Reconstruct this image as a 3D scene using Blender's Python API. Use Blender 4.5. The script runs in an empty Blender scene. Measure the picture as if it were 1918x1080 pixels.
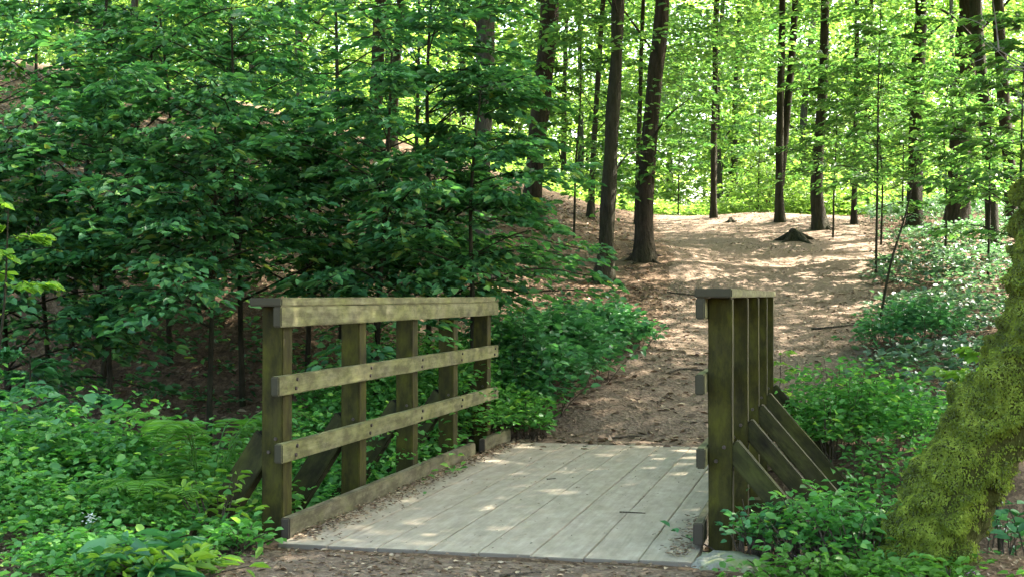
import bpy, bmesh, math
import numpy as np
from mathutils import noise as mnoise
from mathutils import Matrix, Vector

# ------------------------------------------------------------------ camera, world, sun, exposure
scene = bpy.context.scene
COL = scene.collection
F = 2500.0                      # focal length in photo pixels (photo 1918 wide)
EYE = 1.25
cam_d = bpy.data.cameras.new("camera")
cam_d.sensor_width = 36.0
cam_d.lens = 36.0 * F / 1918.0
cam_d.clip_start = 0.05
cam_d.clip_end = 2000
cam = bpy.data.objects.new("camera", cam_d)
cam.location = (0, 0, EYE)
cam.rotation_euler = (math.radians(90.3), 0, 0)
COL.objects.link(cam)
scene.camera = cam

SUN_AZ, SUN_EL = math.radians(64), math.radians(47)
world = bpy.data.worlds.new("World")
scene.world = world
world.use_nodes = True
wn = world.node_tree.nodes
sky = wn.new("ShaderNodeTexSky")
sky.sky_type = 'NISHITA'
sky.sun_disc = False
sky.sun_elevation = SUN_EL
sky.sun_rotation = SUN_AZ
sky.air_density = 1.0
sky.dust_density = 4.0
sky.ozone_density = 0.2
wn["Background"].inputs[1].default_value = 0.15
world.node_tree.links.new(sky.outputs[0], wn["Background"].inputs[0])
sun_d = bpy.data.lights.new("sun", 'SUN')
sun_d.energy = 5.0
sun_d.angle = math.radians(0.5)
sun_d.color = (1.0, 0.93, 0.82)
sun = bpy.data.objects.new("sun", sun_d)
sdir = Vector((math.cos(SUN_EL)*math.sin(SUN_AZ), math.cos(SUN_EL)*math.cos(SUN_AZ), math.sin(SUN_EL)))
sun.rotation_euler = sdir.to_track_quat('Z', 'Y').to_euler()
sun.location = (20, 10, 30)
COL.objects.link(sun)
scene.view_settings.view_transform = 'Standard'
scene.view_settings.look = 'None'
scene.view_settings.gamma = 1.0
scene.view_settings.use_curve_mapping = False
scene.view_settings.exposure = 3.1
scene.render.engine = 'CYCLES'
scene.cycles.use_denoising = True
scene.cycles.max_bounces = 7
scene.cycles.diffuse_bounces = 4
scene.cycles.transmission_bounces = 5
scene.cycles.glossy_bounces = 2
scene.cycles.caustics_reflective = False
scene.cycles.caustics_refractive = False
scene.cycles.sample_clamp_indirect = 6.0

# ------------------------------------------------------------------ helpers
def rng_(s): return np.random.default_rng(s)

def tag(o, label=None, cat=None, group=None, kind=None):
    if label: o["label"] = label
    if cat: o["category"] = cat
    if group: o["group"] = group
    if kind: o["kind"] = kind
    return o

def empty(name, loc, label=None, cat=None, group=None, rz=0.0, sc=1.0):
    o = bpy.data.objects.new(name, None)
    o.location = loc
    o.rotation_euler = (0, 0, rz)
    o.scale = (sc, sc, sc)
    o.empty_display_size = 0.2
    COL.objects.link(o)
    return tag(o, label, cat, group)

def link(name, me, parent=None):
    o = bpy.data.objects.new(name, me)
    COL.objects.link(o)
    if parent: o.parent = parent
    return o

def np_mesh(name, V, Fq, mat, smooth=True):
    """V (n,3); Fq (m,4) or (m,3) array"""
    me = bpy.data.meshes.new(name)
    V = np.asarray(V, np.float32); Fq = np.asarray(Fq, np.int32)
    k = Fq.shape[1]
    me.vertices.add(len(V)); me.vertices.foreach_set("co", V.ravel())
    me.loops.add(Fq.size); me.loops.foreach_set("vertex_index", Fq.ravel())
    me.polygons.add(len(Fq))
    me.polygons.foreach_set("loop_start", np.arange(0, Fq.size, k, dtype=np.int32))
    me.polygons.foreach_set("loop_total", np.full(len(Fq), k, np.int32))
    me.polygons.foreach_set("use_smooth", np.full(len(Fq), smooth, bool))
    me.materials.append(mat)
    me.update(calc_edges=True)
    return me

def unit(v): return v / np.maximum(np.linalg.norm(v, axis=-1, keepdims=True), 1e-9)

def leaf_arrays(P, D, U, S, wr=0.6, fold=0.12, droop=0.12):
    """oval folded leaves, 6 verts and 2 quads each"""
    D = unit(D); side = unit(np.cross(D, U)); U = np.cross(side, D)
    S = np.asarray(S)[:, None]; W = S*wr*0.5
    v = np.stack([P,
        P + D*S*0.28 - side*W*0.92 + U*S*fold,
        P + D*S*0.68 - side*W*0.78 + U*S*fold*0.7,
        P + D*S - U*S*droop,
        P + D*S*0.68 + side*W*0.78 + U*S*fold*0.7,
        P + D*S*0.28 + side*W*0.92 + U*S*fold], axis=1)
    n = len(P); b = (np.arange(n)*6)[:, None]
    f = np.concatenate([b+np.array([0, 3, 2, 1]), b+np.array([0, 5, 4, 3])], axis=1).reshape(-1, 4)
    return v.reshape(-1, 3), f

def join(parts):
    Vs, Fs, o = [], [], 0
    for v, f in parts:
        Vs.append(v); Fs.append(f+o); o += len(v)
    return np.concatenate(Vs), np.concatenate(Fs)

def tube(path, rad, sides=10, rough=0.0, seed=0, cap=True, freq=3.0):
    """tapered tube along a smooth path, with lumpy radius"""
    path = np.asarray(path, float); rad = np.asarray(rad, float)
    n = len(path)
    T = np.gradient(path, axis=0); T = unit(T)
    ref = np.array([0.0, 1.0, 0.0]) if abs(T[0, 1]) < 0.8 else np.array([1.0, 0, 0])
    A = unit(np.cross(T, ref)); B = np.cross(T, A)
    th = np.linspace(0, 2*np.pi, sides, endpoint=False)
    r = rng_(seed)
    R = rad[:, None]*np.ones((1, sides))
    if rough:
        s = np.concatenate([[0], np.cumsum(np.linalg.norm(np.diff(path, axis=0), axis=1))])
        for k in range(7):
            m = r.integers(1, 5); fz = r.uniform(.4, 1.6)*freq
            R *= 1 + rough/np.sqrt(1+k*.6)*np.sin(m*th[None, :] + fz*s[:, None] + r.uniform(0, 6.28))*.6
    V = path[:, None, :] + (np.cos(th)[None, :, None]*A[:, None, :] + np.sin(th)[None, :, None]*B[:, None, :])*R[:, :, None]
    i = np.arange(n-1)[:, None]*sides; j = np.arange(sides)[None, :]; j2 = (j+1) % sides
    f = np.stack([i+j, i+j2, i+sides+j2, i+sides+j], axis=-1).reshape(-1, 4)
    return V.reshape(-1, 3), f

def smooth_path(pts, n):
    """Catmull-Rom through pts (any columns)"""
    pts = np.asarray(pts, float)
    P = np.vstack([2*pts[0]-pts[1], pts, 2*pts[-1]-pts[-2]])
    t = np.linspace(0, len(pts)-1, n); i = np.minimum(t.astype(int), len(pts)-2); u = (t-i)[:, None]
    p0, p1, p2, p3 = P[i], P[i+1], P[i+2], P[i+3]
    return .5*(2*p1+(p2-p0)*u+(2*p0-5*p1+4*p2-p3)*u*u+(3*p1-p0-3*p2+p3)*u**3)

# ------------------------------------------------------------------ materials
def nodes(name):
    m = bpy.data.materials.new(name); m.use_nodes = True
    nt = m.node_tree
    return m, nt, nt.nodes, nt.links, nt.nodes["Principled BSDF"]

def ramp(N, stops):
    r = N.new("ShaderNodeValToRGB")
    e = r.color_ramp.elements
    while len(e) < len(stops): e.new(0.5)
    for k, (p, c) in enumerate(stops):
        e[k].position = p; e[k].color = (*c, 1)
    return r

def noise(N, L, vec, scale, detail=4, rough=.6, dims=None):
    n = N.new("ShaderNodeTexNoise")
    n.inputs["Scale"].default_value = scale
    n.inputs["Detail"].default_value = detail
    n.inputs["Roughness"].default_value = rough
    if vec: L.new(vec, n.inputs["Vector"])
    return n

def mapping(N, L, src, scale):
    m = N.new("ShaderNodeMapping"); m.inputs["Scale"].default_value = scale
    L.new(src, m.inputs["Vector"]); return m.outputs[0]

def mix(N, L, fac, a, b):
    m = N.new("ShaderNodeMix"); m.data_type = 'RGBA'
    if isinstance(fac, (int, float)): m.inputs[0].default_value = fac
    else: L.new(fac, m.inputs[0])
    for s, v in ((6, a), (7, b)):
        if isinstance(v, tuple): m.inputs[s].default_value = (*v, 1)
        else: L.new(v, m.inputs[s])
    return m.outputs[2]

def leaf_mat(name, stops, trans, tf=0.42, rough=0.42, spec=0.35):
    m, nt, N, L, bs = nodes(name)
    g = N.new("ShaderNodeNewGeometry")
    r = ramp(N, stops); L.new(g.outputs["Random Per Island"], r.inputs[0])
    L.new(r.outputs[0], bs.inputs["Base Color"])
    bs.inputs["Roughness"].default_value = rough
    bs.inputs["Specular IOR Level"].default_value = spec
    t = N.new("ShaderNodeBsdfTranslucent")
    tm = N.new("ShaderNodeMix"); tm.data_type = 'RGBA'; tm.blend_type = 'MULTIPLY'; tm.inputs[0].default_value = 1
    L.new(r.outputs[0], tm.inputs[6]); tm.inputs[7].default_value = (*trans, 1)
    L.new(tm.outputs[2], t.inputs[0])
    mx = N.new("ShaderNodeMixShader"); mx.inputs[0].default_value = tf
    L.new(bs.outputs[0], mx.inputs[1]); L.new(t.outputs[0], mx.inputs[2])
    L.new(mx.outputs[0], N["Material Output"].inputs[0])
    return m

M = {}
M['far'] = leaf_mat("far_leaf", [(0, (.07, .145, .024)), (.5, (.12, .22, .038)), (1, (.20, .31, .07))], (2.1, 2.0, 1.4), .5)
M['farmid'] = leaf_mat("far_darker_leaf", [(0, (.06, .13, .03)), (.5, (.095, .19, .04)), (1, (.15, .25, .06))], (2.0, 2.0, 1.2), .45)  # darker leaf tone that varies some of the far crowns
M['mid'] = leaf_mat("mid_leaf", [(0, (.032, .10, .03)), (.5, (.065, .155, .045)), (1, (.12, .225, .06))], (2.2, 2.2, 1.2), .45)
M['sapling'] = leaf_mat("sapling_leaf", [(0, (.022, .075, .03)), (.45, (.055, .165, .06)), (.9, (.12, .27, .09)), (.97, (.17, .30, .07)), (1, (.30, .32, .06))], (1.6, 1.9, 1.0), .36, .45, .4)
M['herb'] = leaf_mat("herb_leaf", [(0, (.045, .15, .03)), (.55, (.09, .25, .055)), (.93, (.15, .33, .08)), (1, (.27, .42, .06))], (1.6, 1.9, 1.0), .38, .48, .35)
M['bramble'] = leaf_mat("bramble_leaf", [(0, (.035, .12, .04)), (.6, (.065, .195, .075)), (1, (.115, .27, .10))], (1.6, 1.9, 1.1), .35, .45, .4)
M['ivy'] = leaf_mat("ivy_leaf", [(0, (.04, .085, .045)), (.6, (.075, .14, .08)), (1, (.13, .20, .12))], (1.4, 1.8, 1.0), .3, .35, .5)
M['bright'] = leaf_mat("bright_leaf", [(0, (.12, .25, .03)), (1, (.22, .36, .06))], (2.0, 2.0, 1.0), .45)
M['fern'] = leaf_mat("fern_leaf", [(0, (.06, .16, .025)), (1, (.11, .24, .04))], (1.6, 1.8, 1.0), .4)
M['litter'] = leaf_mat("dead_leaf", [(0, (.075, .046, .028)), (.4, (.165, .105, .06)), (.75, (.27, .185, .11)), (1, (.45, .345, .22))], (1, 1, 1), .1, .6, .3)
M['white'] = leaf_mat("white_petal", [(0, (.7, .72, .66)), (1, (.85, .85, .8))], (1, 1, 1), .3)
M['purple'] = leaf_mat("purple_petal", [(0, (.5, .2, .55)), (1, (.65, .35, .7))], (1, 1, 1), .3)

def moss_mat():
    m, nt, N, L, bs = nodes("moss_cushion")
    tc = N.new("ShaderNodeTexCoord"); P = tc.outputs["Object"]
    n1 = noise(N, L, P, 9, 4, .6); n2 = noise(N, L, P, 34, 3, .6)
    a = N.new("ShaderNodeMath"); a.operation = 'MULTIPLY_ADD'; L.new(n1.outputs[0], a.inputs[0]); a.inputs[1].default_value = .6
    s_ = N.new("ShaderNodeMath"); s_.operation = 'MULTIPLY'; L.new(n2.outputs[0], s_.inputs[0]); s_.inputs[1].default_value = .4
    L.new(s_.outputs[0], a.inputs[2])
    r = ramp(N, [(.30, (.05, .06, .008)), (.48, (.15, .20, .015)), (.64, (.34, .41, .05))]); L.new(a.outputs[0], r.inputs[0])
    L.new(r.outputs[0], bs.inputs["Base Color"]); bs.inputs["Roughness"].default_value = .9; bs.inputs["Specular IOR Level"].default_value = .1
    bs.inputs["Sheen Weight"].default_value = .25
    t = N.new("ShaderNodeBsdfTranslucent"); L.new(r.outputs[0], t.inputs[0])
    mx = N.new("ShaderNodeMixShader"); mx.inputs[0].default_value = .25
    L.new(bs.outputs[0], mx.inputs[1]); L.new(t.outputs[0], mx.inputs[2]); L.new(mx.outputs[0], N["Material Output"].inputs[0])
    return m
M['moss'] = moss_mat()

def bark_mat(name, c1, c2, green, gamt):
    m, nt, N, L, bs = nodes(name)
    tc = N.new("ShaderNodeTexCoord")
    n1 = noise(N, L, mapping(N, L, tc.outputs["Object"], (9, 9, 1.6)), 2.2, 6, .65)
    n2 = noise(N, L, tc.outputs["Object"], 1.3, 3)
    n3 = noise(N, L, mapping(N, L, tc.outputs["Object"], (26, 26, 4)), 2.0, 4)
    r1 = ramp(N, [(.36, c1), (.62, c2)]); L.new(n1.outputs[0], r1.inputs[0])
    r2 = ramp(N, [(.5-gamt*.3, (0, 0, 0)), (.75, (1, 1, 1))]); L.new(n2.outputs[0], r2.inputs[0])
    mm = N.new("ShaderNodeMath"); mm.operation = 'MULTIPLY'; L.new(r2.outputs[0], mm.inputs[0]); mm.inputs[1].default_value = gamt
    L.new(mix(N, L, mm.outputs[0], r1.outputs[0], green), bs.inputs["Base Color"])
    bs.inputs["Roughness"].default_value = .9; bs.inputs["Specular IOR Level"].default_value = .15
    b = N.new("ShaderNodeBump"); b.inputs["Strength"].default_value = 1.0; b.inputs["Distance"].default_value = .07
    ad = N.new("ShaderNodeMath"); ad.operation = 'ADD'; L.new(n1.outputs[0], ad.inputs[0]); L.new(n3.outputs[0], ad.inputs[1])
    L.new(ad.outputs[0], b.inputs["Height"]); L.new(b.outputs[0], bs.inputs["Normal"])
    return m
M['bark'] = bark_mat("dark_bark", (.014, .011, .007), (.06, .047, .032), (.045, .055, .018), .65)
M['barkred'] = bark_mat("red_brown_bark", (.016, .011, .007), (.062, .044, .029), (.045, .05, .017), .55)
M['barkgrey'] = bark_mat("grey_bark", (.05, .044, .036), (.12, .108, .088), (.06, .07, .03), .5)
M['barkmoss'] = bark_mat("mossy_bark", (.02, .016, .008), (.05, .045, .017), (.085, .10, .01), 1.0)
M['twig'] = bark_mat("twig_bark", (.06, .045, .03), (.15, .12, .085), (.1, .1, .05), .3)
M['twigpale'] = bark_mat("pale_twig_bark", (.22, .20, .16), (.40, .37, .31), (.2, .22, .12), .3)

def soil_mat(name, dark, midc, pale, wet=0.0):
    m, nt, N, L, bs = nodes(name)
    tc = N.new("ShaderNodeTexCoord"); P = tc.outputs["Object"]
    n1 = noise(N, L, P, .7, 5, .6); n2 = noise(N, L, P, 9, 5, .7); n3 = noise(N, L, P, 55, 3, .7)
    v = N.new("ShaderNodeTexVoronoi"); v.inputs["Scale"].default_value = 26; L.new(P, v.inputs["Vector"])
    r = ramp(N, [(.3, dark), (.52, midc), (.75, pale)])
    a = N.new("ShaderNodeMath"); a.operation = 'MULTIPLY_ADD'; L.new(n2.outputs[0], a.inputs[0]); a.inputs[1].default_value = .55
    s = N.new("ShaderNodeMath"); s.operation = 'MULTIPLY'; L.new(n1.outputs[0], s.inputs[0]); s.inputs[1].default_value = .45
    L.new(s.outputs[0], a.inputs[2]); L.new(a.outputs[0], r.inputs[0])
    hv = N.new("ShaderNodeSeparateColor"); L.new(v.outputs["Color"], hv.inputs[0])
    fr = ramp(N, [(.55, (0, 0, 0)), (.95, (.75, .75, .75))]); L.new(hv.outputs[0], fr.inputs[0])
    c = mix(N, L, fr.outputs[0], r.outputs[0], pale)
    dr = ramp(N, [(.35, (.45, .45, .45)), (.65, (1.1, 1.1, 1.1))]); L.new(n3.outputs[0], dr.inputs[0])
    mm = N.new("ShaderNodeMix"); mm.data_type = 'RGBA'; mm.blend_type = 'MULTIPLY'; mm.inputs[0].default_value = .8
    L.new(c, mm.inputs[6]); L.new(dr.outputs[0], mm.inputs[7])
    L.new(mm.outputs[2], bs.inputs["Base Color"])
    bs.inputs["Roughness"].default_value = .92; bs.inputs["Specular IOR Level"].default_value = .15
    b = N.new("ShaderNodeBump"); b.inputs["Strength"].default_value = .8; b.inputs["Distance"].default_value = .02
    ad = N.new("ShaderNodeMath"); ad.operation = 'ADD'; L.new(n3.outputs[0], ad.inputs[0]); L.new(v.outputs["Distance"], ad.inputs[1])
    L.new(ad.outputs[0], b.inputs["Height"]); L.new(b.outputs[0], bs.inputs["Normal"])
    return m
M['floor'] = soil_mat("leafy_soil", (.05, .032, .02), (.13, .082, .048), (.25, .168, .10))
M['path'] = soil_mat("trodden_earth", (.115, .078, .052), (.20, .142, .096), (.29, .215, .148))

def wood_mat(name, c1, c2, c3, green, gamt, gscale=2.5, stain=.8):
    """weathered timber, grain along local X"""
    m, nt, N, L, bs = nodes(name)
    tc = N.new("ShaderNodeTexCoord"); oi = N.new("ShaderNodeObjectInfo")
    va = N.new("ShaderNodeVectorMath"); va.operation = 'ADD'; L.new(tc.outputs["Object"], va.inputs[0])
    sc = N.new("ShaderNodeVectorMath"); sc.operation = 'SCALE'; sc.inputs[0].default_value = (17, 9, 13); L.new(oi.outputs["Random"], sc.inputs["Scale"])
    L.new(sc.outputs[0], va.inputs[1]); P = va.outputs[0]
    g = noise(N, L, mapping(N, L, P, (.9, 24, 24)), 1.6, 6, .7)
    bl = noise(N, L, mapping(N, L, P, (2.2, 5, 5)), 1.6, 4, .6)
    al = noise(N, L, mapping(N, L, P, (1.4, 3, 3)), gscale, 5, .65)
    r = ramp(N, [(.28, c1), (.5, c2), (.72, c3)])
    a = N.new("ShaderNodeMath"); a.operation = 'MULTIPLY_ADD'; L.new(g.outputs[0], a.inputs[0]); a.inputs[1].default_value = .62
    s = N.new("ShaderNodeMath"); s.operation = 'MULTIPLY'; L.new(bl.outputs[0], s.inputs[0]); s.inputs[1].default_value = .38
    L.new(s.outputs[0], a.inputs[2]); L.new(a.outputs[0], r.inputs[0])
    ar = ramp(N, [(.5-gamt*.28, (0, 0, 0)), (.68, (1, 1, 1))]); L.new(al.outputs[0], ar.inputs[0])
    am = N.new("ShaderNodeMath"); am.operation = 'MULTIPLY'; L.new(ar.outputs[0], am.inputs[0]); am.inputs[1].default_value = gamt
    wv = noise(N, L, mapping(N, L, P, (3.2, 7, 7)), 2.0, 5, .7)
    wr_ = ramp(N, [(.40, (.42, .40, .38)), (.60, (1.08, 1.08, 1.05))]); L.new(wv.outputs[0], wr_.inputs[0])
    wm = N.new("ShaderNodeMix"); wm.data_type = 'RGBA'; wm.blend_type = 'MULTIPLY'; wm.inputs[0].default_value = stain
    L.new(mix(N, L, am.outputs[0], r.outputs[0], green), wm.inputs[6]); L.new(wr_.outputs[0], wm.inputs[7])
    sn = N.new("ShaderNodeSeparateXYZ"); L.new(tc.outputs["Normal"], sn.inputs[0])
    ab = N.new("ShaderNodeMath"); ab.operation = 'ABSOLUTE'; L.new(sn.outputs[0], ab.inputs[0])
    gt = N.new("ShaderNodeMath"); gt.operation = 'GREATER_THAN'; gt.inputs[1].default_value = .9; L.new(ab.outputs[0], gt.inputs[0])
    L.new(mix(N, L, gt.outputs[0], wm.outputs[2], tuple(x*.6 for x in c1)), bs.inputs["Base Color"])
    bs.inputs["Roughness"].default_value = .85; bs.inputs["Specular IOR Level"].default_value = .2
    b = N.new("ShaderNodeBump"); b.inputs["Strength"].default_value = .5; b.inputs["Distance"].default_value = .006
    L.new(g.outputs[0], b.inputs["Height"]); L.new(b.outputs[0], bs.inputs["Normal"])
    return m
M['rail'] = wood_mat("weathered_rail_timber", (.075, .066, .036), (.165, .152, .085), (.29, .27, .16), (.17, .175, .045), .7)
M['post'] = wood_mat("algae_post_timber", (.008, .006, .004), (.02, .0155, .006), (.05, .041, .015), (.058, .055, .004), 1.0, 3.5)
M['brace'] = wood_mat("mossy_brace_timber", (.012, .0095, .005), (.028, .024, .011), (.055, .049, .02), (.06, .066, .008), .7)
M['kerb'] = wood_mat("kerb_timber", (.085, .068, .045), (.15, .128, .082), (.22, .195, .13), (.11, .115, .035), .55)
M['deck'] = wood_mat("grey_deck_timber", (.26, .215, .155), (.38, .32, .24), (.47, .40, .305), (.29, .25, .16), .45, 2.5, .3)

def plain(name, c, rough=.6, metal=0.0):
    m, nt, N, L, bs = nodes(name)
    tc = N.new("ShaderNodeTexCoord"); n = noise(N, L, tc.outputs["Object"], 30, 4)
    r = ramp(N, [(.3, tuple(x*.6 for x in c)), (.7, tuple(x*1.2 for x in c))]); L.new(n.outputs[0], r.inputs[0])
    L.new(r.outputs[0], bs.inputs["Base Color"]); bs.inputs["Roughness"].default_value = rough; bs.inputs["Metallic"].default_value = metal
    return m
M['bolt'] = plain("rusty_steel", (.07, .05, .035), .6, .5)
M['strip'] = plain("grit_strip", (.05, .048, .04), .95)

def stone_mat():
    m, nt, N, L, bs = nodes("mossy_stone")
    tc = N.new("ShaderNodeTexCoord"); P = tc.outputs["Object"]
    n = noise(N, L, P, 14, 5, .7); n2 = noise(N, L, P, 5, 4)
    r = ramp(N, [(.3, (.12, .11, .08)), (.7, (.33, .31, .235))]); L.new(n.outputs[0], r.inputs[0])
    r2 = ramp(N, [(.4, (0, 0, 0)), (.62, (.9, .9, .9))]); L.new(n2.outputs[0], r2.inputs[0])
    L.new(mix(N, L, r2.outputs[0], r.outputs[0], (.16, .19, .05)), bs.inputs["Base Color"]); bs.inputs["Roughness"].default_value = .9
    b = N.new("ShaderNodeBump"); b.inputs["Distance"].default_value = .02; L.new(n.outputs[0], b.inputs["Height"]); L.new(b.outputs[0], bs.inputs["Normal"])
    return m
M['stone'] = stone_mat()

# ------------------------------------------------------------------ terrain
YAW = math.atan2(611, F); SY, CY = math.sin(YAW), math.cos(YAW)
def AB(x, y): return x*SY + y*CY, x*CY - y*SY          # bridge axis / across
def XY(a, b): return a*SY + b*CY, a*CY - b*SY
_ry = np.array([-60, 0, 6.2, 6.6, 11.0, 12, 13.2, 15, 18, 22, 28, 33, 36, 42, 60, 120, 400.])
_rz = np.array([-.3, -.08, -.028, -.03, -.04, .06, .28, .6, 1.1, 1.8, 2.6, 3.18, 3.34, 3.36, 3.7, 5, 8.])
_yy = np.linspace(-60, 400, 9201); _rr = np.interp(_yy, _ry, _rz)
_k = np.ones(25)/25; _rr = np.convolve(np.pad(_rr, 12, mode='edge'), _k, mode='valid')
_xly = np.array([0, 11, 14, 18, 22, 33, 60, 400.]); _xlx = np.array([-1., -.1, .8, 1.3, 2.2, 3.4, 4, 4.])
def sstep(t): t = np.clip(t, 0, 1); return t*t*(3-2*t)
def height(x, y):
    x = np.asarray(x, float); y = np.asarray(y, float)
    a, b = AB(x, y)
    z = np.interp(y, _yy, _rr)
    xl = np.interp(y, _xly, _xlx)
    d = xl - .7 - x
    sp = np.log1p(np.exp(np.clip(d*1.6, -30, 30)))/1.6
    Lh = 6.5*(1-np.exp(-.40*sp/6.5))
    z = z + Lh*sstep((a-10.0)/3.2)
    xr = np.interp(y, [0, 14, 22, 33, 60], [1.5, 3.4, 6.0, 8.5, 12])
    dr = np.clip(x-xr, 0, None)
    z = z + np.minimum(.07*dr, 1.2)*sstep((a-10.5)/3)
    z = z + .2*np.exp(-((x-6.3)/1.5)**2-((y-30.5)/2.6)**2) + .22*np.exp(-((x-2.3)/1.0)**2-((y-22)/2)**2)
    z = z - .95*np.exp(-((a-8.75)/1.25)**4*.9)*(1+.12*np.sin(b*1.3))
    z = z + .03*np.sin(x*1.7+y*.6)*np.cos(y*1.1-x*.4)+.018*np.sin(x*4.1-y*2.3)*np.sin(y*3.7+1)
    near_br = sstep(1-np.maximum(np.abs(b+1.7)-1.2, 0)/.5)*(sstep((a-4)/1.5)*sstep((12.4-a)/1.2))
    z = np.where(near_br > 0, z - near_br*np.maximum(z+.035, 0), z)
    app = sstep((6.7-a)/.3)*sstep((a-4.6)/1.2)*sstep(1-np.maximum(np.abs(b+1.7)-1.25, 0)/.5)
    app2 = sstep((a-10.85)/.2)*sstep((12.2-a)/.8)*sstep(1-np.maximum(np.abs(b+1.7)-1.0, 0)/.5)
    fine = .006*np.sin(x*9+y*4)*np.sin(y*11-x*3)
    z = z+(np.maximum(app, app2))*(-.018+fine-z)
    return z
def hz(x, y): return float(height(x, y))
def at(px, Y): return (px-959)/F*Y
def ray_ground(px, py, y0=4.0):
    """walk out along a sight line until it meets the forest floor"""
    Y = np.arange(y0, 90, .05); X = at(px, Y); Z = EYE+(553-py)/F*Y
    hit = height(X, Y) >= Z
    k = np.argmax(hit) if hit.any() else int((35.5-y0)/.05)
    return float(X[k]), float(Y[k]), float(height(X[k], Y[k]))

def seg(*ps):
    out = []
    for (a, b, s) in ps: out.append(np.arange(a, b, s))
    return np.concatenate(out)
gx = seg((-300, -60, 24), (-60, -20, 3), (-20, -9, .6), (-9, 9, .11), (9, 22, .6), (22, 60, 3), (60, 301, 24))
gy = seg((-60, -8, 6), (-8, 4, .8), (4, 19, .11), (19, 40, .25), (40, 80, 1.2), (80, 400, 14))
GX, GY = np.meshgrid(gx, gy)
GZ = height(GX, GY)
nx, ny = len(gx), len(gy)
ii = (np.arange(ny-1)[:, None]*nx+np.arange(nx-1)[None, :]).ravel()
floor = link("forest_floor", np_mesh("forest_floor", np.stack([GX, GY, GZ], -1).reshape(-1, 3),
             np.stack([ii, ii+1, ii+nx+1, ii+nx], -1), M['floor']))
tag(floor, kind="structure")

def path_strip(name, rows, seed):
    """rows: (y, x_left, x_right)"""
    r = rng_(seed); rows = np.array(rows, float)
    ys = np.arange(rows[0, 0], rows[-1, 0], .16)
    xl = np.interp(ys, rows[:, 0], rows[:, 1]) + np.interp(ys, np.linspace(ys[0], ys[-1], 40), r.normal(0, .07, 40))
    xr = np.interp(ys, rows[:, 0], rows[:, 2]) + np.interp(ys, np.linspace(ys[0], ys[-1], 40), r.normal(0, .07, 40))
    u = np.linspace(0, 1, 34)
    X = xl[:, None]*(1-u)+xr[:, None]*u; Y = ys[:, None]+0*u
    Y = Y - .235*(X-np.mean(X, axis=1, keepdims=True))*sstep((16-ys)/5)[:, None]
    Z = height(X, Y)+.014*np.minimum(1, 12*np.minimum(u, 1-u))-.002
    n, m = X.shape; k = (np.arange(n-1)[:, None]*m+np.arange(m-1)[None, :]).ravel()
    o = link(name, np_mesh(name, np.stack([X, Y, Z], -1).reshape(-1, 3), np.stack([k, k+1, k+m+1, k+m], -1), M['path']))
    return tag(o, kind="structure")
path_strip("path", [(-8, -3, 1.6), (3, -2.2, 1.2), (5.2, -1.75, 1.0), (6.45, -1.35, .95)], 3)
path_strip("path", [(11.2, -.05, 2.15), (12, .25, 2.7), (14, 1.0, 3.6), (16, 1.7, 4.6), (19, 2.2, 5.3), (22, 2.5, 6.3), (26, 2.9, 7.6), (31, 3.3, 8.6), (35, 3.5, 7.6), (39, 3.7, 6.0), (46, 3.4, 5.6)], 4)

# ------------------------------------------------------------------ footbridge
def beam(name, p0, p1, w, h, mat, parent, up=(0, 0, 1), bev=.006, taper=None):
    """timber between two points: w across, h along `up`; grain runs along local X"""
    p0, p1 = Vector(p0), Vector(p1); d = p1-p0; Lg = d.length
    x = d.normalized(); upv = Vector(up); y = upv.cross(x).normalized(); z = x.cross(y)
    bm = bmesh.new()
    bmesh.ops.create_cube(bm, size=1)
    for v in bm.verts: v.co = Vector((v.co.x*Lg, v.co.y*w, v.co.z*h))
    long_e = [e for e in bm.edges if abs((e.verts[0].co-e.verts[1].co).x) > .5*Lg]
    bmesh.ops.subdivide_edges(bm, edges=long_e, cuts=max(2, int(Lg/.25)))
    r = rng_(abs(hash((round(p0.x, 3), round(p0.y, 3), round(p0.z, 3)))) % 100000)
    offs = {}
    for v in bm.verts:
        k = round(v.co.x, 4)
        if k not in offs: offs[k] = r.normal(0, .0008, 2)
        v.co.y += offs[k][0]; v.co.z += offs[k][1]
    bmesh.ops.bevel(bm, geom=[e for e in bm.edges if len(e.link_faces) == 2 and e.calc_face_angle(0) > 1.0], offset=bev, segments=2, affect='EDGES')
    me = bpy.data.meshes.new(name); bm.to_mesh(me); bm.free(); me.materials.append(mat)
    o = link(name, me, parent)
    R = Matrix((x, y, z)).transposed().to_4x4()
    o.matrix_local = Matrix.Translation((p0+p1)/2) @ R
    return o

bridge = empty("footbridge", (*XY(8.7, -1.7), 0), "low timber footbridge with two post and rail sides over the stream gully", "footbridge", rz=-YAW)
# local bridge frame: x across (b + 1.7), y along (a - 8.7), z up from the deck
def BL(a, b, z): return (b+1.7, a-8.7, z)
A0, A1 = 6.27, 11.12
BLFT, BRGT = -2.75, -.66
nb = 8; bw = (BRGT-BLFT)/nb
for k in range(nb):
    bc = BLFT+bw*(k+.5)
    o = beam("deck_board", BL(A0+.004*((k*7) % 5), bc, -.025-.0012*((k*3) % 4)), BL(A1-.01*((k*5) % 3), bc, -.025-.001*((k*5) % 4)), bw-.0022-.001*((k*5) % 4), .05, M['deck'], bridge, bev=.003)
for a in (6.45, 8.7, 10.95):
    beam("bearer", BL(a, -3.0, -.12), BL(a, -.45, -.12), .14, .139, M['brace'], bridge)
for b in (-2.5, -1.7, -.9):
    beam("girder", BL(6.3, b, -.27), BL(11.1, b, -.27), .13, .158, M['brace'], bridge)

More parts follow.
